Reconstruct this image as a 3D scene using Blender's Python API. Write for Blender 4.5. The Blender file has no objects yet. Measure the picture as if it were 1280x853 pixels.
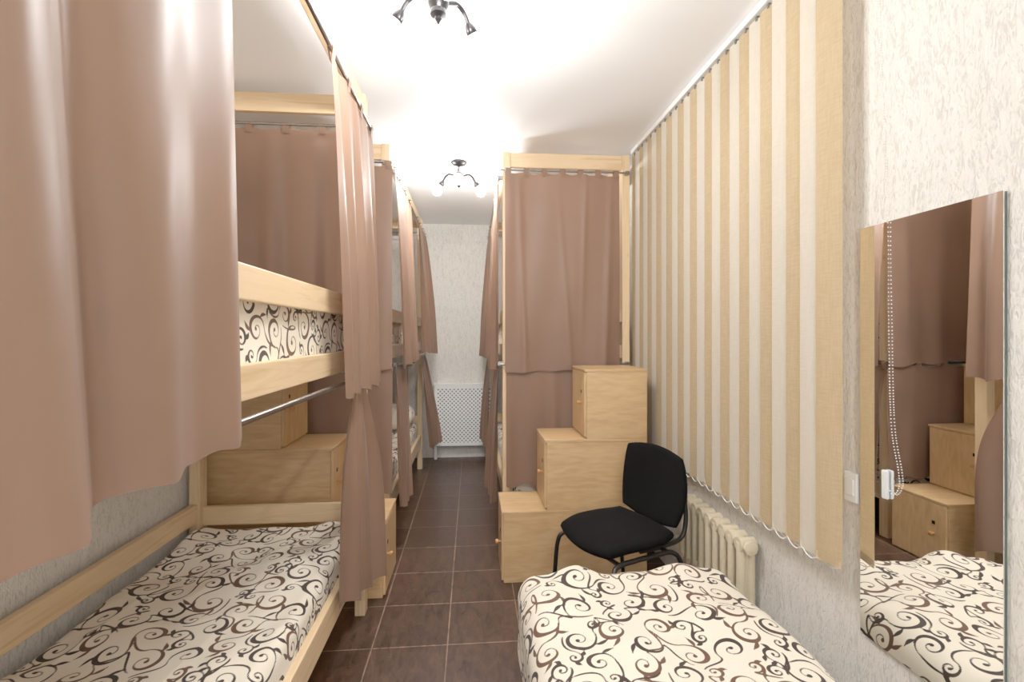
import bpy, bmesh, math, random
import numpy as np
from mathutils import Vector, Matrix
S = bpy.context.scene
S.view_settings.view_transform = 'Standard'
S.view_settings.gamma = 1.45
COL = S.collection
PI = math.pi
random.seed(4)

# ------------------------------------------------------------------ materials
def nmat(name, rough=.5, base=(.8, .8, .8), metal=0.0):
    m = bpy.data.materials.new(name); m.use_nodes = True
    nt = m.node_tree; b = nt.nodes['Principled BSDF']
    b.inputs['Roughness'].default_value = rough
    b.inputs['Base Color'].default_value = (*base, 1)
    b.inputs['Metallic'].default_value = metal
    return m, nt, b
def N(nt, t, **kw):
    n = nt.nodes.new(t)
    for k, v in kw.items():
        if hasattr(n, k): setattr(n, k, v)
        else: n.inputs[k].default_value = v
    return n
def coords(nt, scale=(1, 1, 1), kind='Object'):
    tc = N(nt, 'ShaderNodeTexCoord'); mp = N(nt, 'ShaderNodeMapping')
    nt.links.new(tc.outputs[kind], mp.inputs['Vector']); mp.inputs['Scale'].default_value = scale
    return mp.outputs['Vector']
def ramp(nt, fac, stops):
    r = N(nt, 'ShaderNodeValToRGB'); e = r.color_ramp.elements
    while len(e) < len(stops): e.new(.5)
    for el, (p, c) in zip(e, stops): el.position = p; el.color = (*c, 1)
    nt.links.new(fac, r.inputs['Fac']); return r.outputs['Color']
def noise(nt, vec, scale, detail=3, dist=0, rough=.5):
    n = N(nt, 'ShaderNodeTexNoise'); n.inputs['Scale'].default_value = scale; n.inputs['Detail'].default_value = detail
    n.inputs['Distortion'].default_value = dist; n.inputs['Roughness'].default_value = rough
    nt.links.new(vec, n.inputs['Vector']); return n.outputs['Fac']
def bump(nt, b, h, strength=.3, dist=.01):
    bp = N(nt, 'ShaderNodeBump'); bp.inputs['Strength'].default_value = strength; bp.inputs['Distance'].default_value = dist
    nt.links.new(h, bp.inputs['Height']); nt.links.new(bp.outputs['Normal'], b.inputs['Normal'])
def mixc(nt, fac, a, bb, mode='MIX'):
    m = N(nt, 'ShaderNodeMix'); m.data_type = 'RGBA'; m.blend_type = mode
    for sock, v in ((m.inputs[0], fac), (m.inputs[6], a), (m.inputs[7], bb)):
        if hasattr(v, 'is_linked') or hasattr(v, 'links'): nt.links.new(v, sock)
        elif isinstance(v, (int, float)): sock.default_value = v
        else: sock.default_value = (*v, 1)
    return m.outputs[2]

def wood(name, axis, c0, c1, c2):
    m, nt, b = nmat(name, .42)
    sc = [1, 1, 1]; sc[axis] = .07
    v = coords(nt, sc)
    n1 = noise(nt, v, 26, 4, 1.2)
    c = ramp(nt, n1, [(.3, c0), (.5, c1), (.72, c2)])
    vo = N(nt, 'ShaderNodeTexVoronoi'); vo.inputs['Scale'].default_value = 5
    sc2 = [1, 1, 1]; sc2[axis] = .55
    nt.links.new(coords(nt, sc2), vo.inputs['Vector'])
    k = ramp(nt, vo.outputs['Distance'], [(0, (1, 1, 1)), (.05, (.7, .7, .7)), (.085, (0, 0, 0))])
    c = mixc(nt, k, c, (.34, .13, .04))
    nt.links.new(c, b.inputs['Base Color'])
    bump(nt, b, n1, .08, .002)
    return m
PINE = [wood('pine_' + 'xyz'[a], a, (.63, .42, .215), (.67, .465, .255), (.52, .315, .14)) for a in range(3)]
def plywood(name, axis):
    m, nt, b = nmat(name, .4)
    sc = [1, 1, 1]; sc[axis] = .18
    v = coords(nt, sc)
    n0 = noise(nt, v, 7, 2, 1.6)
    w = N(nt, 'ShaderNodeMath', operation='MULTIPLY'); nt.links.new(n0, w.inputs[0]); w.inputs[1].default_value = 9
    fr = N(nt, 'ShaderNodeMath', operation='PINGPONG'); nt.links.new(w.outputs[0], fr.inputs[0]); fr.inputs[1].default_value = 1
    n2 = noise(nt, v, 60, 3, .3)
    c = ramp(nt, fr.outputs[0], [(.0, (.43, .235, .092)), (.5, (.48, .275, .112)), (1, (.52, .31, .135))])
    c = mixc(nt, .3, c, ramp(nt, n2, [(.35, (.38, .20, .074)), (.6, (.555, .35, .16))]))
    nt.links.new(c, b.inputs['Base Color']); bump(nt, b, n2, .05, .002)
    return m
PLY = plywood('birch_plywood', 0)
PLYE = plywood('birch_plywood_face', 2)

def curtain_mat():
    m, nt, b = nmat('curtain_fabric', .5)
    v = coords(nt, (1, 1, 1))
    n1 = noise(nt, v, 3, 3)
    c = ramp(nt, n1, [(.3, (.175, .092, .057)), (.7, (.196, .105, .066))])
    nt.links.new(c, b.inputs['Base Color'])
    b.inputs['Sheen Weight'].default_value = .04; b.inputs['Sheen Roughness'].default_value = .4
    b.inputs['Specular IOR Level'].default_value = .28
    bump(nt, b, noise(nt, v, 900, 1), .06, .001)
    tr = N(nt, 'ShaderNodeBsdfTranslucent'); tr.inputs['Color'].default_value = (.27, .14, .085, 1)
    mx = N(nt, 'ShaderNodeMixShader'); mx.inputs[0].default_value = .22
    out = nt.nodes['Material Output']
    nt.links.new(b.outputs[0], mx.inputs[1]); nt.links.new(tr.outputs[0], mx.inputs[2]); nt.links.new(mx.outputs[0], out.inputs['Surface'])
    return m
CURT = curtain_mat()

def bedding_mat():
    m, nt, b = nmat('scroll_bedding', .75)
    def mask(attr, w):
        a = N(nt, 'ShaderNodeAttribute'); a.attribute_name = attr
        mr = N(nt, 'ShaderNodeMapRange'); nt.links.new(a.outputs['Fac'], mr.inputs['Value'])
        mr.inputs['From Min'].default_value = -w; mr.inputs['From Max'].default_value = w
        mr.inputs['To Min'].default_value = 1; mr.inputs['To Max'].default_value = 0
        return mr.outputs['Result']
    c = mixc(nt, mask('sdf_brown', .0009), (.75, .665, .53), (.072, .028, .012))
    c = mixc(nt, mask('sdf_dark', .0009), c, (.0180, .0070, .0040))
    nt.links.new(c, b.inputs['Base Color'])
    b.inputs['Sheen Weight'].default_value = .05
    b.inputs['Specular IOR Level'].default_value = .25
    bump(nt, b, noise(nt, coords(nt), 500, 2), .08, .001)
    return m
BED = bedding_mat()

def tiles():
    m, nt, b = nmat('floor_tiles', .35)
    tc = N(nt, 'ShaderNodeTexCoord'); mp = N(nt, 'ShaderNodeMapping'); nt.links.new(tc.outputs['Object'], mp.inputs['Vector'])
    mp.inputs['Location'].default_value = (FT[0], FT[1], 0)
    br = N(nt, 'ShaderNodeTexBrick'); br.offset = 0; br.squash = 1
    nt.links.new(mp.outputs[0], br.inputs['Vector'])
    br.inputs['Scale'].default_value = 1; br.inputs['Brick Width'].default_value = .335; br.inputs['Row Height'].default_value = .335
    br.inputs['Mortar Size'].default_value = .003; br.inputs['Mortar Smooth'].default_value = .1; br.inputs['Bias'].default_value = 0
    br.inputs['Color1'].default_value = (.027, .0118, .0064, 1); br.inputs['Color2'].default_value = (.036, .0164, .0092, 1)
    br.inputs['Mortar'].default_value = (.135, .09, .06, 1)
    v = coords(nt, (1, .4, 1)); n1 = noise(nt, v, 24, 6, .9, .68)
    c = mixc(nt, 1.0, br.outputs['Color'], ramp(nt, n1, [(.32, (.40, .38, .38)), (.68, (1.9, 1.8, 1.72))]), 'MULTIPLY')
    nt.links.new(c, b.inputs['Base Color'])
    b.inputs['Specular IOR Level'].default_value = .25
    nt.links.new(ramp(nt, n1, [(.3, (.27, .27, .27)), (.7, (.46, .46, .46))]), b.inputs['Roughness'])
    sb = N(nt, 'ShaderNodeMath', operation='SUBTRACT'); nt.links.new(n1, sb.inputs[0]); nt.links.new(br.outputs['Fac'], sb.inputs[1])
    bump(nt, b, sb.outputs[0], .4, .004)
    return m

def wallpaper(name, base, dark):
    m, nt, b = nmat(name, .8)
    v = coords(nt, (1, 1, .3))
    n1 = noise(nt, v, 95, 3, 1.8, .55)
    n2 = noise(nt, coords(nt, (1, 1, .2)), 52, 2, 1.0)
    mm = N(nt, 'ShaderNodeMath', operation='MULTIPLY_ADD'); nt.links.new(n2, mm.inputs[0]); mm.inputs[1].default_value = .4; nt.links.new(n1, mm.inputs[2])
    c = ramp(nt, mm.outputs[0], [(.56, dark), (.70, base), (1, base)])
    nt.links.new(c, b.inputs['Base Color'])
    r = ramp(nt, mm.outputs[0], [(.5, (0, 0, 0)), (.85, (1, 1, 1))])
    bump(nt, b, r, .6, .005)
    return m
WALL = wallpaper('bark_wallpaper', (.69, .655, .595), (.52, .488, .435))
m, nt, b = nmat('white_ceiling', .5, (.9, .9, .9)); CEIL = m
b.inputs['Specular IOR Level'].default_value = .3
nt.links.new(ramp(nt, noise(nt, coords(nt), 1.5), [(.3, (.915, .93, .955)), (.7, (.93, .945, .97))]), b.inputs['Base Color'])

def vane_mat(name, c0, c1):
    m, nt, b = nmat(name, .8)
    n1 = noise(nt, coords(nt, (1, 1, .06)), 260, 2); n2 = noise(nt, coords(nt, (.1, .1, 1)), 220, 2)
    mx = N(nt, 'ShaderNodeMath', operation='MULTIPLY'); nt.links.new(n1, mx.inputs[0]); nt.links.new(n2, mx.inputs[1])
    nt.links.new(ramp(nt, mx.outputs[0], [(.15, c0), (.35, c1)]), b.inputs['Base Color'])
    bump(nt, b, mx.outputs[0], .2, .002)
    tr = N(nt, 'ShaderNodeBsdfTranslucent'); tr.inputs['Color'].default_value = (*c1, 1)
    ms = N(nt, 'ShaderNodeMixShader'); ms.inputs[0].default_value = .25
    out = nt.nodes['Material Output']
    nt.links.new(b.outputs[0], ms.inputs[1]); nt.links.new(tr.outputs[0], ms.inputs[2]); nt.links.new(ms.outputs[0], out.inputs['Surface'])
    return m
VB = vane_mat('beige_vane', (.61, .455, .25), (.715, .565, .345))
VW = vane_mat('cream_vane', (.79, .725, .61), (.86, .80, .69))

def plain(name, base, rough=.5, metal=0., ns=40, var=.06, bs=.05):
    m, nt, b = nmat(name, rough, base, metal)
    n1 = noise(nt, coords(nt), ns, 3)
    lo = tuple(x * (1 - var) for x in base); hi = tuple(min(1, x * (1 + var)) for x in base)
    nt.links.new(ramp(nt, n1, [(.3, lo), (.7, hi)]), b.inputs['Base Color'])
    if bs: bump(nt, b, n1, bs, .002)
    return m
CHROME = plain('brushed_steel', (.30, .28, .27), .25, 1, 80, .05, 0)
BLKM = plain('black_metal', (.003, .003, .0035), .38, .3)
BLKF = plain('black_fabric', (.0011, .0011, .0013), .95, 0, 700, .5, .3)
BLKF.node_tree.nodes['Principled BSDF'].inputs['Specular IOR Level'].default_value = .07
DKM = plain('dark_bronze', (.016, .014, .015), .35, .9, 60, .1, 0)
CREAM = plain('cream_enamel', (.62, .52, .345), .35, 0, 60, .05, .03)
WPL = plain('white_plastic', (.80, .80, .78), .35, 0, 60, .02, 0)
GPL = plain('grey_plastic', (.58, .60, .60), .4, 0, 60, .02, 0)
HOOK = plain('carrier_grey', (.10, .095, .09), .4, 0, 60, .02, 0)
KNOB = plain('varnished_wood_knob', (.42, .17, .04), .3, 0, 60, .15, 0)
MIRR = plain('mirror_silver', (.92, .93, .92), .0, 1, 1, 0, 0)
MEDGE = plain('mirror_edge', (.05, .075, .065), .15, 0, 60, .1, 0)
m, nt, b = nmat('lamp_glow', .3, (1, 1, 1)); GLOW = m
b.inputs['Emission Color'].default_value = (1, .97, .925, 1); b.inputs['Emission Strength'].default_value = 420
def perf():
    m, nt, b = nmat('perforated_white', .5)
    tc = N(nt, 'ShaderNodeTexCoord')
    sp = N(nt, 'ShaderNodeSeparateXYZ'); nt.links.new(tc.outputs['Object'], sp.inputs[0])
    def sn(o, ph):
        a = N(nt, 'ShaderNodeMath', operation='MULTIPLY_ADD'); nt.links.new(o, a.inputs[0]); a.inputs[1].default_value = 2 * PI / .044; a.inputs[2].default_value = ph
        s = N(nt, 'ShaderNodeMath', operation='SINE'); nt.links.new(a.outputs[0], s.inputs[0]); return s.outputs[0]
    pr = N(nt, 'ShaderNodeMath', operation='MULTIPLY'); nt.links.new(sn(sp.outputs[0], 0), pr.inputs[0]); nt.links.new(sn(sp.outputs[2], 0), pr.inputs[1])
    c = ramp(nt, pr.outputs[0], [(.34, (.80, .80, .79)), (.44, (.03, .03, .03))])
    nt.links.new(c, b.inputs['Base Color']); return m
PERF = perf()

# ------------------------------------------------------------------ mesh helpers
def box(bm, x0, x1, y0, y1, z0, z1, bev=.004, seg=2):
    r = bmesh.ops.create_cube(bm, size=1)
    vs = r['verts']
    for v in vs:
        v.co = Vector(((x0 + x1) / 2 + v.co.x * (x1 - x0), (y0 + y1) / 2 + v.co.y * (y1 - y0), (z0 + z1) / 2 + v.co.z * (z1 - z0)))
    if bev:
        es = list({e for v in vs for e in v.link_edges})
        bmesh.ops.bevel(bm, geom=es, offset=bev, segments=seg, affect='EDGES', profile=.6)
def tube(bm, pts, r, n=10, cap=True):
    pts = [Vector(p) for p in pts]; rings = []
    t0 = (pts[1] - pts[0]).normalized()
    a = t0.orthogonal().normalized()
    for i, p in enumerate(pts):
        t = (pts[min(i + 1, len(pts) - 1)] - pts[max(i - 1, 0)]).normalized()
        a = (a - t * a.dot(t)).normalized(); bb = t.cross(a)
        rr = r[i] if isinstance(r, (list, tuple)) else r
        rings.append([bm.verts.new(p + (a * math.cos(2 * PI * k / n) + bb * math.sin(2 * PI * k / n)) * rr) for k in range(n)])
    for i in range(len(rings) - 1):
        for k in range(n):
            bm.faces.new((rings[i][k], rings[i][(k + 1) % n], rings[i + 1][(k + 1) % n], rings[i + 1][k]))
    if cap:
        bm.faces.new(rings[0][::-1]); bm.faces.new(rings[-1])
def smooth_path(pts, n=8):
    pts = [Vector(p) for p in pts]; P = [pts[0]] + pts + [pts[-1]]; out = []
    for i in range(1, len(P) - 2):
        for k in range(n):
            t = k / n; p0, p1, p2, p3 = P[i - 1], P[i], P[i + 1], P[i + 2]
            out.append(.5 * ((2 * p1) + (p2 - p0) * t + (2 * p0 - 5 * p1 + 4 * p2 - p3) * t * t + (3 * p1 - p0 - 3 * p2 + p3) * t ** 3))
    out.append(pts[-1]); return out
def lathe(bm, prof, c=(0, 0, 0), n=20, mat=None):
    M = mat or Matrix.Identity(3); c = Vector(c); rings = []
    for r, z in prof:
        rings.append([bm.verts.new(c + M @ Vector((max(r, 1e-4) * math.cos(2 * PI * k / n), max(r, 1e-4) * math.sin(2 * PI * k / n), z))) for k in range(n)])
    for i in range(len(rings) - 1):
        for k in range(n):
            bm.faces.new((rings[i][k], rings[i][(k + 1) % n], rings[i + 1][(k + 1) % n], rings[i + 1][k]))
    bm.faces.new(rings[0][::-1]); bm.faces.new(rings[-1])
def wloc(o):
    v = Vector((0, 0, 0))
    while o: v += o.location; o = o.parent
    return v
def finish(me, mat, smooth):
    me.materials.append(mat)
    if smooth:
        me.polygons.foreach_set('use_smooth', [True] * len(me.polygons))
        if smooth != 'all': me.set_sharp_from_angle(angle=math.radians(38))
def obj(name, bm, mat, parent=None, smooth=True, local=False, origin=None):
    bmesh.ops.recalc_face_normals(bm, faces=bm.faces)
    if parent: off = Vector((0, 0, 0)) if local else wloc(parent)
    elif origin is not None: off = Vector(origin)
    else:
        xs = [v.co.x for v in bm.verts]; ys = [v.co.y for v in bm.verts]
        off = Vector(((min(xs) + max(xs)) / 2, (min(ys) + max(ys)) / 2, min(v.co.z for v in bm.verts)))
    if off.length: bmesh.ops.translate(bm, vec=-off, verts=bm.verts)
    me = bpy.data.meshes.new(name); bm.to_mesh(me); bm.free(); finish(me, mat, smooth)
    o = bpy.data.objects.new(name, me); COL.objects.link(o)
    if parent: o.parent = parent
    else: o.location = off
    return o
def tag(o, label, cat, group=None):
    o['label'] = label; o['category'] = cat
    if group: o['group'] = group
    return o
def thing(name, label, cat, loc, group=None, rz=0):
    o = bpy.data.objects.new(name, None); COL.objects.link(o); o.empty_display_size = .05
    o.location = loc; o.rotation_euler = (0, 0, rz); return tag(o, label, cat, group)
def bx(name, mat, parent, *a, bev=.004, origin=None):
    bm = bmesh.new(); box(bm, *a, bev=bev); return obj(name, bm, mat, parent, smooth=False, origin=origin)
def struct(name, mat, *a):
    o = bx(name, mat, None, *a, bev=0, origin=(0, 0, 0)); o['kind'] = 'structure'; return o

# ------------------------------------------------------------------ setting
XL, XR, YN, YF, ZC = -1.39, 1.17, -1.3, 5.5, 2.65
FT = (.11 + .335 * 4, -2.18 + .335 * 10)
TILE = tiles()
struct('floor', TILE, XL - .1, XR + .1, YN, YF + .1, -.1, 0)
struct('ceiling', CEIL, XL - .1, XR + .1, YN, YF + .1, ZC, ZC + .1)
struct('wall_left', WALL, XL - .1, XL, YN, YF, 0, ZC)
struct('wall_right', WALL, XR, XR + .1, YN, YF, 0, ZC)
struct('wall_far', WALL, XL - .1, XR + .1, YF, YF + .1, 0, ZC)

# ------------------------------------------------------------------ scroll pattern (signed distance tiles)
T = .50; NG = 220; PK = 1.22
def make_pattern(seed):
    rng = random.Random(seed); C = []
    tries = 0
    def wd(a, b_):
        dx = a[0] - b_[0]; dy = a[1] - b_[1]; dx -= round(dx / T) * T; dy -= round(dy / T) * T
        return math.hypot(dx, dy), dx, dy
    while tries < 5000:
        tries += 1
        R = rng.uniform(.036, .056) if tries < 2500 else rng.uniform(.020, .032)
        c = (rng.random() * T, rng.random() * T)
        if all(wd(c, q)[0] > (R + q[2]) * .98 for q in C): C.append((*c, R))
    dark, brown = [], []
    outs = []
    for (cx, cy, R) in C:
        h = rng.choice((-1, 1)); a0 = rng.random() * 2 * PI; turns = rng.uniform(1.2, 1.55)
        lst = dark if (rng.random() < .70) else brown
        for i in range(150):
            s = i / 149; r = R * ((1 - s) ** 1.05 * .80 + .18 * (1 - s * .5)); th = a0 + h * s * turns * 2 * PI
            w = .0020 + .0052 * (R / .05) * math.exp(-((s - .27) / .16) ** 2) + (.0042 * (R / .05) * math.exp(-((s - 1) / .06) ** 2))
            lst.append((cx + r * math.cos(th), cy + r * math.sin(th), w))
        p0 = (cx + .98 * R * math.cos(a0), cy + .98 * R * math.sin(a0))
        td = (h * math.sin(a0), -h * math.cos(a0))
        outs.append((p0, td, R, (cx, cy), h, a0, lst))
        for s in (.10, .34):
            if rng.random() < .6:
                r = R * ((1 - s) ** 1.05 * .84 + .14); th = a0 + h * s * turns * 2 * PI
                q = Vector((cx + r * math.cos(th), cy + r * math.sin(th))); rad = Vector((math.cos(th), math.sin(th))); tn = Vector((-h * math.sin(th), h * math.cos(th)))
                for i in range(26):
                    u = i / 25; p = q + rad * (R * .62 * u) - tn * (R * .6 * u * u)
                    lst.append((p.x, p.y, .0018 + .0042 * math.sin(PI * min(1, u * 1.02)) ** 2 * u * 1.6))
    for i, (p0, td, R, c, h, a0, lst) in enumerate(outs):
        best = sorted((wd((outs[j][3]), p0)[0], j) for j in range(len(outs)) if j != i)[:3]
        j = rng.choice(best[:2])[1]
        cj = outs[j][3]; Rj = outs[j][2]; d, dx, dy = wd(cj, p0)
        tgt = Vector((p0[0] + dx, p0[1] + dy)); dirv = Vector((dx, dy)).normalized()
        side = Vector((-dirv.y, dirv.x)) * rng.choice((-1, 1))
        e = tgt + side * Rj * .92; L = (e - Vector(p0)).length
        m0 = Vector(td) * L * 1.3; m1 = dirv * L * 1.2
        for k in range(70):
            t = k / 69; h00 = 2 * t ** 3 - 3 * t * t + 1; h10 = t ** 3 - 2 * t * t + t; h01 = -2 * t ** 3 + 3 * t * t; h11 = t ** 3 - t * t
            p = Vector(p0) * h00 + m0 * h10 + e * h01 + m1 * h11
            lst.append((p.x, p.y, .0020 + .0011 * math.sin(PI * t)))
    g = (np.arange(NG) + .5) / NG * T
    GX, GY = np.meshgrid(g, g, indexing='ij'); out = []
    for L in (dark, brown):
        L = np.array(L, np.float32)
        gx = GX.astype(np.float32).ravel(); gy = GY.astype(np.float32).ravel(); d = np.full(gx.shape, 1., np.float32)
        for k in range(0, len(L), 120):
            dx = gx[:, None] - L[None, k:k + 120, 0]; dy = gy[:, None] - L[None, k:k + 120, 1]
            dx -= np.round(dx / T) * T; dy -= np.round(dy / T) * T
            d = np.minimum(d, (np.sqrt(dx * dx + dy * dy) - L[None, k:k + 120, 2]).min(1))
        out.append(d.reshape(NG, NG) * PK)
    return out
SDF = make_pattern(11)
def sample(tile, s, t):
    u = (s / (T * PK) * NG - .5); v = (t / (T * PK) * NG - .5)
    i = np.floor(u).astype(int); j = np.floor(v).astype(int); fu = u - i; fv = v - j
    i0 = i % NG; i1 = (i + 1) % NG; j0 = j % NG; j1 = (j + 1) % NG
    return (tile[i0, j0] * (1 - fu) * (1 - fv) + tile[i1, j0] * fu * (1 - fv) + tile[i0, j1] * (1 - fu) * fv + tile[i1, j1] * fu * fv)
def grid_mesh(name, P, s, t, mat, parent=None, off=None):
    ni, nj = s.shape
    idx = np.arange(ni * nj).reshape(ni, nj)
    F = np.stack([idx[:-1, :-1], idx[1:, :-1], idx[1:, 1:], idx[:-1, 1:]], -1).reshape(-1, 4)
    me = bpy.data.meshes.new(name)
    me.vertices.add(ni * nj); me.vertices.foreach_set('co', np.ascontiguousarray((P - np.array(off)).reshape(-1, 3), dtype=np.float32).ravel())
    nf = len(F); me.loops.add(nf * 4); me.polygons.add(nf)
    me.loops.foreach_set('vertex_index', F.astype(np.int32).ravel())
    me.polygons.foreach_set('loop_start', np.arange(0, nf * 4, 4, dtype=np.int32))
    me.update(calc_edges=True)
    for nm, tl in zip(('sdf_dark', 'sdf_brown'), SDF):
        a = me.attributes.new(nm, 'FLOAT', 'POINT'); a.data.foreach_set('value', sample(tl, s, t).astype(np.float32).ravel())
    finish(me, mat, 'all')
    o = bpy.data.objects.new(name, me); COL.objects.link(o)
    if parent: o.parent = parent
    else: o.location = off
    return o
def wrinkle(s, t, seed, amp):
    r = np.random.RandomState(seed); z = np.zeros_like(s)
    for i in range(9):
        a = r.rand() * PI; k = r.uniform(6, 26); ph = r.rand(3) * 6.28
        q = s * math.cos(a) + t * math.sin(a); w = s * -math.sin(a) + t * math.cos(a)
        z += np.sin(k * q + ph[0] + 1.3 * np.sin(k * .35 * w + ph[1])) / (1 + k * .07)
    for i in range(6):
        a = r.rand() * PI; k = r.uniform(9, 18); ph = r.rand(3) * 6.28
        q = s * math.cos(a) + t * math.sin(a); w = s * -math.sin(a) + t * math.cos(a)
        z += .9 * (1 - np.abs(np.sin(k * q * .5 + ph[0] + 1.6 * np.sin(k * .25 * w + ph[1])))) ** 4 * (.5 + .5 * np.sin(3 * w + ph[2]))
    return z * amp
def drape(x0, x1, y0, y1, ztop, drop, R, res, seed, amp, extra=None, flare=0):
    W = x1 - x0; L = y1 - y0; side = drop - R + R * PI / 2
    a = W / 2 - R; c = L / 2 - R
    s1 = np.arange(-a - side, a + side + res, res); t1 = np.arange(-c - side, c + side + res, res)
    s, t = np.meshgrid(s1, t1, indexing='ij')
    es = np.maximum(0, np.abs(s) - a); et = np.maximum(0, np.abs(t) - c); e = np.hypot(es, et)
    dx = np.where(e > 1e-9, es / np.maximum(e, 1e-9), 0) * np.sign(s); dy = np.where(e > 1e-9, et / np.maximum(e, 1e-9), 0) * np.sign(t)
    ec = np.minimum(e, side)
    arc = R * PI / 2; ang = np.minimum(ec, arc) / R
    h = R * np.sin(ang); dz = R * (1 - np.cos(ang)) + np.maximum(0, ec - arc)
    wr = wrinkle(s, t, seed, amp)
    topw = np.clip(1 - dz / (drop * .8 + 1e-6), 0, 1)
    h = h + flare * np.maximum(0, ec - arc) + wr * .5 * (1 - topw) * np.minimum(1, ec / arc)
    x = np.clip(s, -a, a) + dx * h + (x0 + x1) / 2; y = np.clip(t, -c, c) + dy * h + (y0 + y1) / 2
    z = ztop - dz + wr * topw
    if extra is not None: z = z + extra(x, y) * topw
    return np.stack([x, y, z], -1), s, t
def mattress(label, x0, x1, y0, y1, z0, z1, res, seed, amp=.006, extra=None, name='mattress', R=.045):
    P, s, t = drape(x0, x1, y0, y1, z1, z1 - z0, R, res, seed, amp, extra)
    return tag(grid_mesh(name, P, s + seed * .13, t + seed * .21, BED, None, ((x0 + x1) / 2, (y0 + y1) / 2, z0)), label, 'mattress', 'scroll patterned mattresses')

# ------------------------------------------------------------------ bunks
ZS, ZE, ZL = 2.43, 2.468, 1.205      # rods: side, end, lower
def bunk(label, xc, xw, y0, y1):
    sg = 1 if xc > xw else -1          # +1: corridor lies to the right
    ht = 2.595; pw = .05; pl = .065
    t = thing('bunk_bed', label, 'bunk bed', ((xc + xw) / 2, (y0 + y1) / 2, 0), 'pine bunk beds')
    for X in (xc, xw):
        s = sg if X == xc else -sg
        xa, xb = sorted((X, X - s * pw))
        for ya, yb in ((y0, y0 + pl), (y1 - pl, y1)):
            bx('post', PINE[2], t, xa, xb, ya, yb, 0, ht)
    def side(name, X, s, z0, z1, th=.028, inset=.011):
        xa, xb = sorted((X - s * inset, X - s * (inset + th)))
        bx(name, PINE[1], t, xa, xb, y0 + pl, y1 - pl, z0, z1)
    for X, s in ((xc, sg), (xw, -sg)):
        side('top_rail', X, s, 2.50, ht)
        side('side_rail', X, s, 1.24, 1.327)
        side('side_rail', X, s, .25, .36)
    side('guard_rail', xc, sg, 1.482, 1.57); side('guard_rail', xw, -sg, 1.482, 1.57)
    side('back_rail', xw, -sg, .49, .58)
    xa, xb = sorted((xc - sg * pw, xw + sg * pw))
    for Y, s in ((y0, 1), (y1, -1)):
        ya, yb = sorted((Y + s * .014, Y + s * .042))
        for nm, z0, z1 in (('end_rail', 2.50, ht), ('end_rail', 1.24, 1.327), ('end_rail', 1.482, 1.57), ('end_rail', .25, .36), ('end_rail', .465, .555)):
            bx(nm, PINE[0], t, xa, xb, ya, yb, z0, z1)
    bx('bed_base', PLY, t, xa, xb, y0 + .045, y1 - .045, 1.252, 1.272); bx('bed_base', PLY, t, xa, xb, y0 + .045, y1 - .045, .265, .285)
    xr = xc + sg * .025
    for z in (ZS, ZL):
        bm = bmesh.new(); tube(bm, [(xr, y0 + .01, z), (xr, y1 - .01, z)], .0085, 12); r = obj('curtain_rod', bm, CHROME, t)
        for yy in (y0 + .03, y1 - .03):
            bm = bmesh.new(); box(bm, *sorted((xc - sg * .002, xr + sg * .006)), yy - .012, yy + .012, z - .014, z + .014, bev=.003); obj('bracket', bm, CHROME, r, smooth=False)
    for Y, s in ((y0, -1), (y1, 1)):
        for z in (ZE, ZL):
            bm = bmesh.new(); yy = Y + s * .025; tube(bm, [(xc + sg * .02, yy, z), (xw + sg * .01, yy, z)], .0075, 12); r = obj('curtain_rod', bm, CHROME, t)
            for xx in (xc - sg * .025, xw + sg * .025):
                bm = bmesh.new(); box(bm, xx - .012, xx + .012, *sorted((Y - s * .002, Y + s * .031)), z - .013, z + .013, bev=.003); obj('bracket', bm, CHROME, r, smooth=False)
    return t
LC, LC2, LW = -.53, -.515, -1.36
B1 = (.38, 2.5); B2 = (3.06, 5.1); B3 = (3.13, 5.15); RC, RW = .2, 1.05
bunk('pine bunk bed nearest the camera along the left wall', LC, LW, *B1)
bunk('pine bunk bed at the far end of the left wall', LC2, LW, *B2)
bunk('pine bunk bed on the right beyond the stepped cabinets and blind', RC, RW, *B3)
mattress('scroll patterned mattress on the upper level of the nearest left bunk', LW + .045, LC - .043, B1[0] + .05, B1[1] - .05, 1.273, 1.515, .0042, 3, R=.03)
mattress('wide scroll patterned mattress on the lower level of the nearest left bunk', LW + .045, LC - .042, B1[0] + .05, B1[1] - .05, .286, .455, .0042, 5, .0085)
mattress('scroll patterned mattress on the upper level of the far left bunk', LW + .045, LC2 - .043, B2[0] + .05, B2[1] - .05, 1.273, 1.515, .009, 7, R=.03)
mattress('scroll patterned mattress on the lower level of the far left bunk', LW + .045, LC2 - .045, B2[0] + .05, B2[1] - .05, .286, .48, .007, 8)
mattress('mattress on the upper level of the right bunk behind its curtains', RC + .045, RW - .045, B3[0] + .05, B3[1] - .05, 1.273, 1.515, .012, 9)
mattress('mattress on the lower level of the right bunk behind its curtains', RC + .045, RW - .045, B3[0] + .05, B3[1] - .05, .286, .455, .012, 10)
def pillow(label, c, w, l, th):
    n = 64; u = np.linspace(0, 2 * PI, 2 * n + 1); v = np.linspace(-PI / 2, PI / 2, n + 1)
    U, V = np.meshgrid(u, v, indexing='ij')
    sg = lambda q, p: np.sign(q) * np.abs(q) ** p
    x = sg(np.cos(U), .55) * np.abs(np.cos(V)) ** .35 * w / 2; y = sg(np.sin(U), .55) * np.abs(np.cos(V)) ** .35 * l / 2
    z = sg(np.sin(V), 1.0) * th / 2 * (1 - .5 * (np.abs(x / w * 2) ** 3) * (np.abs(y / l * 2) ** 3))
    P = np.stack([x + c[0], y + c[1], z + c[2]], -1)
    o = grid_mesh('pillow', P, x, y, BED, None, (c[0], c[1], c[2] - th / 2)); tag(o, label, 'pillow'); return o
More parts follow.
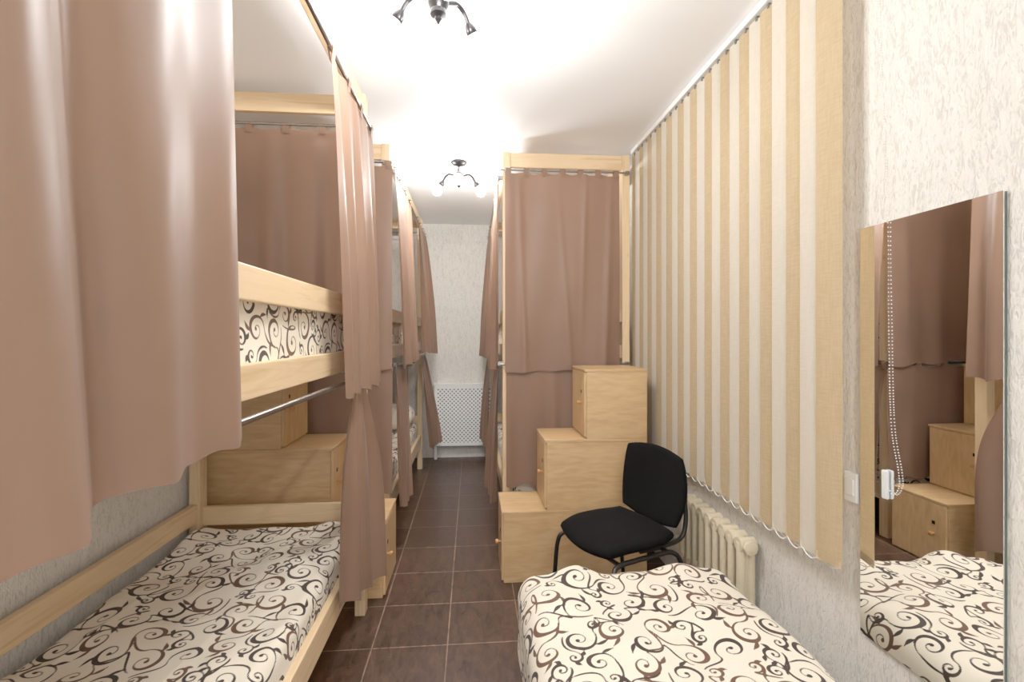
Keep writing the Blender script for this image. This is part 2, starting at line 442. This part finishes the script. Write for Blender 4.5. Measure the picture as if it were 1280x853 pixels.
pillow('scroll patterned pillow at the head of the lower far left bunk', (-.86, 4.72, .605), .60, .42, .22)

# ------------------------------------------------------------------ curtains
def curtain(label, A, B, rodz, zb, side, folds=4, amp=.02, out2=(.03, .03), A2=None, B2=None, tabs=4, nv=44, off=None, seed=0, wig=.01, gather=None):
    rn = random.Random(seed); ph = [rn.random() * 6.28 for _ in range(5)]
    A = Vector(A); B = Vector(B); n = Vector(side); A2 = Vector(A2) if A2 else A.copy(); B2 = Vector(B2) if B2 else B.copy()
    A2 = A2 + n * out2[0]; B2 = B2 + n * out2[1]
    zt = rodz - .018; zb = zb if isinstance(zb, tuple) else (zb, zb)
    nu = int(max(72, folds * 20)); bm = bmesh.new(); V = []
    for j in range(nv + 1):
        b_ = j / nv; row = []
        for i in range(nu + 1):
            a = i / nu
            w = b_ ** .75
            xy = (A + (B - A) * a) * (1 - w) + (A2 + (B2 - A2) * a) * w
            if off: o = off(a, b_)
            else:
                k = amp * (.22 + .78 * min(1, b_ * 1.6))
                th = 2 * PI * folds * a + ph[0] + .7 * math.sin(2.2 * b_ + ph[1]) + .8 * math.sin(5 * a + ph[4])
                o = k * (math.sin(th) + .35 * math.sin(1.7 * th + ph[2] + 1.2 * b_))
            if gather:
                ga = gather * math.exp(-(b_ / .28) ** 2)
                xy = xy + ((A + B) / 2 - (A + (B - A) * a)) * ga
            xy = xy + n * o
            z = zt + (zb[0] + (zb[1] - zb[0]) * a + wig * math.sin(2 * PI * folds * a + ph[3]) - zt) * b_
            z -= .009 * (1 - b_) ** 8 * math.sin(PI * a * (tabs - 1)) ** 2
            row.append(bm.verts.new((xy.x, xy.y, z)))
        V.append(row)
    for j in range(nv):
        for i in range(nu):
            bm.faces.new((V[j][i], V[j][i + 1], V[j + 1][i + 1], V[j + 1][i]))
    o = obj('curtain', bm, CURT, None, smooth='all'); tag(o, label, 'curtain', 'dusty rose bunk curtains')
    d = (B - A).normalized()
    for q in range(tabs):
        a = .03 + .94 * q / (tabs - 1); c = A + (B - A) * a
        if gather: c = c + ((A + B) / 2 - c) * gather
        bm = bmesh.new(); prof = []
        R = .0115
        prof.append((-.005, -.045))
        for k in range(9):
            an = PI - PI * k / 8; prof.append((R * math.cos(an), R * math.sin(an)))
        prof.append((.005, -.045))
        rows = []
        for e in (-.018, .018):
            rows.append([bm.verts.new((c.x + d.x * e + n.x * p, c.y + d.y * e + n.y * p, rodz + z)) for p, z in prof])
        for k in range(len(prof) - 1): bm.faces.new((rows[0][k], rows[0][k + 1], rows[1][k + 1], rows[1][k]))
        obj('tab', bm, CURT, o, smooth='all')
    return o
RXL = LC + .025; RXL2 = LC2 + .036
def near_off(a, b_):
    y = .36 + .69 * a
    o = .006 * math.sin(9 * y + 1.2 * b_) + .028 * b_
    o += (.046 + .024 * b_) * math.exp(-(abs(y - .455 - .035 * b_) / .092) ** 2.8)
    o -= (.008 + .006 * b_) * math.exp(-((y - .475 + .02 * b_) / .02) ** 2) * (.4 + .6 * (1 - b_))
    o += (.014 + .010 * b_) * math.exp(-((y - .80 + .06 * b_) / .06) ** 2)
    o -= (.020 + .008 * b_) * math.exp(-((y - .635 - .03 * b_) / .035) ** 2)
    o += (.008 + .012 * b_) * math.exp(-((y - 1.02 + .03 * b_) / .045) ** 2)
    o -= .008 * math.exp(-((y - .91 + .03 * b_) / .045) ** 2)
    return o
R_ = (1, 0); L_ = (-1, 0); D_ = (0, -1); U_ = (0, 1)
curtain('large upper curtain at the very front of the nearest left bunk', (RXL, .36), (RXL, 1.03), ZS, (1.19, 1.182), R_, 6, .03, (.03, .008), off=near_off, tabs=5, nv=60, wig=.003)
curtain('upper side curtain gathered at the far post of the nearest left bunk', (RXL, 1.76), (RXL, 2.47), ZS, (1.165, 1.15), R_, 3.8, .020, (.03, .035), (RXL, 1.85), (RXL, 2.49), 4, seed=3)
curtain('lower side curtain hanging to the floor at the nearest left bunk far post', (RXL, 1.92), (RXL, 2.44), ZL, (.325, .22), R_, 2.7, .022, (.0, .075), (RXL, 1.92), (RXL, 2.40), 3, seed=5, gather=.6)
curtain('upper end curtain closing the far end of the nearest left bunk', (LW + .03, 2.535), (LC - .03, 2.535), ZE, 1.19, U_, 3.6, .016, (.02, .02), tabs=5, seed=7)
curtain('upper end curtain at the front end of the far left bunk', (LW + .03, 3.035), (LC2 + .022, 3.035), ZE, (1.24, 1.18), D_, 3.4, .010, (.02, .02), tabs=6, seed=8)
curtain('lower end curtain behind the left stepped cabinets', (LW + .03, 3.035), (LC2 + .022, 3.035), ZL, .42, D_, 4, .006, (0, 0), tabs=5, seed=9)
curtain('upper side curtain at the front post of the far left bunk', (RXL2, 3.02), (RXL2, 3.80), ZS, (1.19, 1.2), R_, 3.6, .022, (.06, .05), tabs=4, seed=11)
curtain('lower side curtain at the front post of the far left bunk', (RXL2, 3.02), (RXL2, 3.66), ZL, (.30, .27), R_, 2.8, .020, (.04, .04), (RXL2, 3.08), (RXL2, 3.44), tabs=3, seed=12)
curtain('upper side curtain at the back post of the far left bunk', (RXL2, 4.3), (RXL2, 5.05), ZS, (1.24, 1.21), R_, 3.6, .024, (.06, .11), tabs=4, seed=13)
curtain('lower side curtain at the back post of the far left bunk', (RXL2, 4.45), (RXL2, 5.05), ZL, (.30, .28), R_, 3.0, .024, (.08, .14), (RXL2, 4.65), (RXL2, 5.07), tabs=3, seed=14, gather=.2)
RXR = RC - .025
def end_off(a, b_):
    w = .45 + .55 * b_
    o = .011 * math.sin(2 * PI * 1.7 * a + 1.6 * math.sin(1.6 * b_ + 4 * a) + 1) * w + .005 * math.sin(19 * a + 5 * b_) * w
    o += .013 * math.exp(-((a - .12 - .05 * b_) / .03) ** 2) * w + .012 * math.exp(-((a - .93 + .07 * b_) / .03) ** 2) * w
    o += .010 * math.exp(-((a - .45 - .12 * b_) / .025) ** 2) * b_ + .009 * math.exp(-((a - .7 + .05 * b_) / .022) ** 2) * (1 - b_)
    return o + .004 + .022 * b_
curtain('wide upper end curtain of the right bunk facing the room', (RC + .012, 3.105), (RW - .08, 3.105), ZE, (1.15, 1.178), D_, 4, .011, (.0, .0), off=end_off, tabs=7, wig=.004, seed=15)
curtain('lower end curtain of the right bunk beside the stepped cabinets', (RC + .02, 3.105), (.72, 3.105), ZL, (.41, .43), D_, 3.2, .008, (0, 0), tabs=4, seed=16)
curtain('upper side curtain at the front post of the right bunk', (RXR, 3.14), (RXR, 3.65), ZS, (1.17, 1.18), L_, 3.4, .022, (.02, .055), tabs=4, seed=17)
curtain('lower side curtain at the front post of the right bunk', (RXR, 3.16), (RXR, 3.6), ZL, (.27, .3), L_, 2.8, .022, (.03, .07), tabs=3, seed=18)
curtain('upper side curtain at the back post of the right bunk', (RXR, 4.6), (RXR, 5.1), ZS, (1.18, 1.18), L_, 3.4, .022, (.04, .08), tabs=4, seed=19)
curtain('lower side curtain at the back post of the right bunk', (RXR, 4.65), (RXR, 5.1), ZL, (.3, .3), L_, 2.8, .022, (.04, .08), tabs=3, seed=20)

# ------------------------------------------------------------------ stepped cabinets
def steps(label, xs, xw, y0, y1):
    sg = 1 if xs[0] > xw else -1
    t = thing('storage_steps', label, 'step cabinet', ((xs[0] + xw) / 2, (y0 + y1) / 2, 0), 'plywood storage steps')
    for k, X in enumerate(xs):
        z0, z1 = .4 * k, .4 * k + .4
        xa, xb = sorted((X - sg * .012, xw))
        p = bx('step_box', PLY, t, xa, xb, y0 + .001, y1, z0 + .001, z1 - .016, bev=.002)
        xa, xb = sorted((X, xw))
        bx('tread', PLY, p, xa, xb, y0 - .001, y1, z1 - .016, z1, bev=.003)
        xa, xb = sorted((X - sg * .012, X))
        bx('door', PLYE, p, xa, xb, y0 + .012, y1 - .012, z0 + .012, z1 - .020, bev=.002)
        bm = bmesh.new(); M = Matrix.Rotation(sg * PI / 2, 3, 'Y')
        lathe(bm, [(.006, 0), (.006, .01), (.011, .014), (.0135, .02), (.012, .027), (.005, .031)], (X, y0 + .085, z0 + .20), 16, M); obj('knob', bm, KNOB, p)
        bm = bmesh.new(); xa, xb = sorted((X, X + sg * .003)); box(bm, xa, xb, y0 + .075, y0 + .095, z0 + .255, z0 + .275, bev=.001); obj('lock', bm, DKM, p, smooth=False)
    return t
steps('plywood stepped cabinets beside the black chair under the right bunk curtain', (.166, .41, .64), 1.005, 2.69, 3.035)
steps('plywood stepped cabinets between the two left bunks', (-.46, -.73, -.98), LW + .002, 2.59, 2.975)

# ------------------------------------------------------------------ foreground bed on the right
BX0, BX1, BY0, BY1, BZ = .17, 1.01, -.15, 1.87, .485
t = thing('single_bed', 'low single bed in the right foreground beneath the mirror', 'bed', ((BX0 + BX1) / 2, (BY0 + BY1) / 2, 0))
for x in (BX0 + .03, BX1 - .085):
    for y in (BY0 + .04, BY1 - .1): bx('leg', PINE[2], t, x, x + .055, y, y + .055, 0, .26)
for x in (BX0 + .02, BX1 - .05): bx('side_rail', PINE[1], t, x, x + .028, BY0 + .03, BY1 - .035, .2, .30)
for y in (BY0 + .03, BY1 - .06): bx('end_rail', PINE[0], t, BX0 + .05, BX1 - .05, y, y + .028, .2, .30)
bx('mattress', WPL, t, BX0 + .04, BX1 - .04, BY0 + .05, BY1 - .05, .30, .42, bev=.04)
def lumps(x, y):
    f = np.exp(-((y - BY1 + .06) / .12) ** 2)
    z = f * (.011 * np.sin(17 * x + 1.0) + .007 * np.sin(31 * x + 2) + .004)
    z += .012 * np.exp(-(((x - .35) * .8 + (y - 1.55) * .5) / .05) ** 2) * np.exp(-((y - 1.5) / .25) ** 2)
    z += .006 * np.sin(5 * x + 3 * y)
    return z
P, s, t2 = drape(BX0, BX1, BY0, BY1, BZ, .26, .085, .0042, 21, .0062, lumps)
o = grid_mesh('duvet', P, s, t2, BED, None, ((BX0 + BX1) / 2, (BY0 + BY1) / 2, BZ - .26))
tag(o, 'rumpled cream duvet with brown scrolls on the right foreground bed', 'duvet')

# ------------------------------------------------------------------ office chair
ch = thing('office_chair', 'black fabric visitor chair between the radiator and stepped cabinets', 'chair', (.68, 2.24, 0), None, math.radians(-68))
def pad(w, d, th, f, n=26):
    bm = bmesh.new()
    for sgn in (1, -1):
        V = []
        for i in range(n + 1):
            row = []
            for j in range(n + 1):
                u = -1 + 2 * i / n; v = -1 + 2 * j / n
                u = math.sin(u * PI / 2) * .5 + u * .5; v = math.sin(v * PI / 2) * .5 + v * .5
                x = u * math.sqrt(1 - .28 * v * v) ; y = v * math.sqrt(1 - .28 * u * u)
                e = max(abs(u), abs(v)); hgt = (max(0, 1 - e ** 5)) ** .5
                p = f(x * w / 2, y * d / 2, sgn * th / 2 * hgt)
                row.append(bm.verts.new(p))
            V.append(row)
        for i in range(n):
            for j in range(n): bm.faces.new((V[i][j], V[i + 1][j], V[i + 1][j + 1], V[i][j + 1]))
    bmesh.ops.remove_doubles(bm, verts=bm.verts, dist=.0006)
    return bm
def seatf(x, y, h):
    z = .462 + h + .012 * (x / .23) ** 2
    if y < -.05: z -= .035 * ((-.05 - y) / .2) ** 2
    if y > .1: z += .012 * ((y - .1) / .12) ** 2
    return Vector((x, y, z))
obj('seat', pad(.45, .44, .07, seatf), BLKF, ch, smooth='all', local=True)
def backf(x, y, h):
    zz = y; yy = .262 + h - .026 * (x / .21) ** 2 + .11 * zz - .02 * (zz / .16) ** 2
    return Vector((x, yy, .662 + zz))
obj('backrest', pad(.44, .37, .05, backf), BLKF, ch, smooth='all', local=True)
for s_ in (-1, 1):
    bm = bmesh.new(); tube(bm, smooth_path([(s_ * .225, -.215, .012), (s_ * .222, -.2, .2), (s_ * .218, -.185, .36), (s_ * .205, -.155, .409), (s_ * .20, -.05, .414), (s_ * .20, .02, .414)], 6), .011, 10)
    l = obj('leg', bm, BLKM, ch, local=True)
    bm = bmesh.new(); lathe(bm, [(.013, 0), (.015, .004), (.015, .02), (.012, .028)], (s_ * .225, -.215, 0), 12); obj('foot', bm, BLKM, l, local=True)
    bm = bmesh.new(); tube(bm, smooth_path([(s_ * .225, .245, .012), (s_ * .222, .225, .2), (s_ * .218, .2, .36), (s_ * .205, .16, .409), (s_ * .20, .09, .414), (s_ * .20, .02, .414)], 6), .011, 10)
    l = obj('leg', bm, BLKM, ch, local=True)
    bm = bmesh.new(); lathe(bm, [(.013, 0), (.015, .004), (.015, .02), (.012, .028)], (s_ * .225, .245, 0), 12); obj('foot', bm, BLKM, l, local=True)
    bm = bmesh.new(); tube(bm, smooth_path([(s_ * .15, .02, .42), (s_ * .155, .17, .42), (s_ * .16, .262, .44), (s_ * .16, .291, .51), (s_ * .155, .293, .61), (s_ * .15, .300, .69)], 6), .011, 10); obj('back_support', bm, BLKM, ch, local=True)
for y in (-.14, .14):
    bm = bmesh.new(); tube(bm, [(-.20, y, .414), (.20, y, .414)], .010, 10); obj('crossbar', bm, BLKM, ch, local=True)

# ------------------------------------------------------------------ vertical blind
bl = thing('vertical_blind', 'long vertical blind of alternating beige and cream vanes along the right wall', 'blind', (1.095, 2.25, .69))
bx('head_rail', WPL, bl, 1.075, 1.118, 1.2, 3.19, 2.622, 2.649, bev=.004)
nv = 25; Y0, Y1 = 1.395, 3.15; sp = (Y1 - Y0) / (nv - 1); ang = math.radians(14)
for k in range(nv):
    y = Y0 + sp * k; a = ang + math.radians(random.uniform(-3, 3)); bm = bmesh.new(); w = .089
    nn = 8; zb = .70 + random.uniform(-.003, .003)
    rows = []
    for z in [2.612 - (2.612 - zb) * q / 12 for q in range(13)]:
        r = []
        for i in range(nn + 1):
            e = (i / nn - .5) * w; bow = .006 * (1 - (2 * i / nn - 1) ** 2)
            r.append(bm.verts.new((1.097 - e * math.sin(a) - bow * math.cos(a), y + e * math.cos(a) - bow * math.sin(a), z)))
        rows.append(r)
    for i in range(12):
        for j in range(nn): bm.faces.new((rows[i][j], rows[i][j + 1], rows[i + 1][j + 1], rows[i + 1][j]))
    bmesh.ops.solidify(bm, geom=bm.faces[:], thickness=.0012)
    v = obj('vane', bm, VB if k % 2 == 0 else VW, bl)
    bm = bmesh.new(); box(bm, 1.087, 1.103, y - .005, y + .005, 2.604, 2.623, bev=.002); obj('hook', bm, HOOK, v, smooth=False)
    bm = bmesh.new(); box(bm, -.0022, .0022, -.042, .042, -.012, .012, bev=.0015)
    bmesh.ops.rotate(bm, verts=bm.verts, cent=(0, 0, 0), matrix=Matrix.Rotation(a, 3, 'Z')); bmesh.ops.translate(bm, verts=bm.verts, vec=(1.097, y, zb + .006)); obj('weight', bm, VB if k % 2 == 0 else VW, v, smooth=False)
for e in (-.036, .036):
    bm = bmesh.new(); pts = []
    for k in range(nv - 1):
        for q in range(6):
            f = q / 6; y = Y0 + sp * (k + f); sag = .02 * 4 * f * (1 - f)
            pts.append((1.097 - e * math.sin(ang), y + e * math.cos(ang), .70 - sag))
    pts.append((1.097 - e * math.sin(ang), Y1 + e * math.cos(ang), .70))
    tube(bm, pts, .0018, 6); obj('linking_chain', bm, WPL, bl)
bm = bmesh.new()
CX = 1.153; CY = 1.245
key = [(CX - .036, CY, 2.61), (CX - .02, CY, 2.2), (CX, CY, 1.75), (CX, CY - .004, 1.4), (CX, CY - .012, 1.15), (CX, CY - .034, 1.03), (CX, CY - .036, .985), (CX, CY - .018, .958), (CX, CY, .98), (CX, CY + .004, 1.02)]
path = smooth_path(key, 60); last = None
for p in path:
    if last is None or (p - last).length > .0068:
        bmesh.ops.create_icosphere(bm, subdivisions=1, radius=.0018, matrix=Matrix.Translation(p)); last = p
obj('bead_chain', bm, WPL, bl)
bx('chain_weight', GPL, bl, CX - .007, CX + .003, CY - .004, CY + .014, .94, 1.02, bev=.004)

# ------------------------------------------------------------------ mirror, switch
mi = thing('wall_mirror', 'tall frameless mirror on the right wall above the foreground bed', 'mirror', (1.165, 1.15, .51))
bx('glass', MIRR, mi, 1.158, 1.1605, .957, 1.345, .51, 1.715, bev=0)
bx('backing', MEDGE, mi, 1.1605, 1.1695, .958, 1.344, .511, 1.714, bev=.0008)
sw = thing('light_switch', 'small white switch on the wall between blind and mirror', 'switch', (1.165, 1.385, .88))
bx('plate', WPL, sw, 1.159, 1.1695, 1.36, 1.41, .885, .975, bev=.004); bx('rocker', WPL, sw, 1.155, 1.160, 1.37, 1.40, .905, .955, bev=.003)

# ------------------------------------------------------------------ radiator under the blind
ra = thing('radiator', 'cream cast iron column radiator below the vertical blind', 'radiator', (1.115, 2.1, 0))
nsec = 9; ys = .066; ry0 = 1.88; RZ0, RZ1 = .27, .55
for k in range(nsec):
    y = ry0 + ys * k; bm = bmesh.new()
    for x in (1.096, 1.138):
        tube(bm, [(x, y, RZ0), (x, y, .35), (x, y, .47), (x, y, RZ1)], .018, 12)
    for z in (RZ0, RZ1 - .01):
        tube(bm, [(1.083, y, z), (1.152, y, z)], [.029, .029], 14)
        tube(bm, [(1.115, y - .033, z), (1.115, y + .033, z)], .021, 14)
    box(bm, 1.095, 1.138, y - .008, y + .008, RZ0, RZ1 - .02, bev=.004)
    sc = obj('section', bm, CREAM, ra)
    if k in (0, nsec - 1):
        bm = bmesh.new(); tube(bm, [(1.115, y, 0), (1.115, y, .02), (1.115, y, RZ0)], [.02, .013, .013], 12); obj('foot', bm, CREAM, sc)
bm = bmesh.new(); lathe(bm, [(.026, 0), (.029, .004), (.029, .016), (.02, .02)], (1.115, ry0 - .03, RZ1 - .01), 8, Matrix.Rotation(PI / 2, 3, 'X')); obj('end_cap', bm, CREAM, ra)
for z in (RZ0, RZ1 - .01):
    bm = bmesh.new(); ye = ry0 + ys * (nsec - 1); tube(bm, smooth_path([(1.115, ye + .02, z), (1.115, ye + .1, z), (1.125, ye + .16, z), (1.145, ye + .18, z), (1.168, ye + .185, z)], 5), .012, 10); obj('pipe', bm, CREAM, ra)
for y in (1.98, 2.24):
    bx('wall_bracket', CREAM, ra, 1.12, 1.1695, y - .006, y + .006, .40, .43, bev=.002)

# ------------------------------------------------------------------ radiator cover on far wall
g = thing('radiator_cover', 'white perforated radiator cover on the far wall at the corridor end', 'radiator cover', (-.1, 5.45, 0))
bx('perforated_panel', PERF, g, -.40, .22, 5.405, 5.411, .17, .81, bev=0)
for a in ((-.42, -.385, 5.40, 5.42, .15, .83), (.205, .24, 5.40, 5.42, .15, .83), (-.385, .205, 5.40, 5.42, .795, .83), (-.385, .205, 5.40, 5.42, .15, .185)):
    bx('frame', WPL, g, *a, bev=.003)
bx('side_panel', WPL, g, -.42, -.405, 5.42, 5.499, .15, .83, bev=.002); bx('side_panel', WPL, g, .225, .24, 5.42, 5.499, .15, .83, bev=.002)
bx('top_panel', WPL, g, -.43, .25, 5.395, 5.499, .83, .845, bev=.003)
bx('leg', WPL, g, -.42, -.39, 5.41, 5.49, 0, .15, bev=.002); bx('leg', WPL, g, .21, .24, 5.41, 5.49, 0, .15, bev=.002)

# ------------------------------------------------------------------ ceiling lights
def chandelier(label, x, y, a0):
    t = thing('ceiling_light', label, 'ceiling light', (x, y, ZC), 'dark metal ceiling lights')
    bm = bmesh.new(); lathe(bm, [(.058, 0), (.058, -.008), (.048, -.02), (.02, -.028)], (x, y, ZC), 28); obj('canopy', bm, DKM, t)
    bm = bmesh.new(); lathe(bm, [(.009, 0), (.009, -.05), (.026, -.056), (.036, -.072), (.036, -.10), (.026, -.118), (.028, -.126), (.028, -.134), (.012, -.142), (.014, -.152), (.004, -.164)], (x, y, ZC - .022), 22); obj('hub', bm, DKM, t)
    for k in range(3):
        a = a0 + k * 2 * PI / 3; ca, sa = math.cos(a), math.sin(a)
        P = lambda r, z: (x + ca * r, y + sa * r, ZC + z)
        bm = bmesh.new(); tube(bm, smooth_path([P(.02, -.105), P(.045, -.092), P(.080, -.078), P(.11, -.088), P(.130, -.112), P(.140, -.132)], 6), .0085, 10); ar = obj('arm', bm, DKM, t)
        d = Vector((ca * .62, sa * .62, -.78)).normalized(); M = Vector((0, 0, 1)).rotation_difference(d).to_matrix()
        bm = bmesh.new(); lathe(bm, [(.009, -.01), (.015, 0), (.020, .012), (.021, .024), (.019, .028)], P(.140, -.128), 18, M); obj('socket', bm, DKM, ar)
        bm = bmesh.new(); c = Vector(P(.140, -.128)) + d * .028
        lathe(bm, [(.012, -.004), (.018, .006), (.029, .022), (.035, .042), (.033, .060), (.022, .074), (.007, .081)], c, 16, M); obj('bulb', bm, GLOW, ar)
chandelier('three armed dark metal ceiling light nearest the camera', -.115, 1.66, math.radians(42))
chandelier('small three armed ceiling light farther down the corridor', -.095, 3.5, math.radians(-90))
chandelier('added unseen fill light behind the camera, built like the other ceiling lights', .35, -.85, math.radians(60))  # added out of view to brighten the near ceiling, wall and foreground

# ------------------------------------------------------------------ world, camera
w = bpy.data.worlds.new('World'); S.world = w; w.use_nodes = True
w.node_tree.nodes['Background'].inputs['Color'].default_value = (1, .975, .94, 1); w.node_tree.nodes['Background'].inputs['Strength'].default_value = 1.25
cd = bpy.data.cameras.new('camera'); cam = bpy.data.objects.new('camera', cd); COL.objects.link(cam)
cd.sensor_width = 36; cd.lens = 600 / 1280 * 36; cd.clip_start = .02; cd.shift_y = -8.5 / 1280
cam.location = (0, 0, 1.4); cam.rotation_euler = (PI / 2, 0, -math.atan(50 / 600))
S.camera = cam
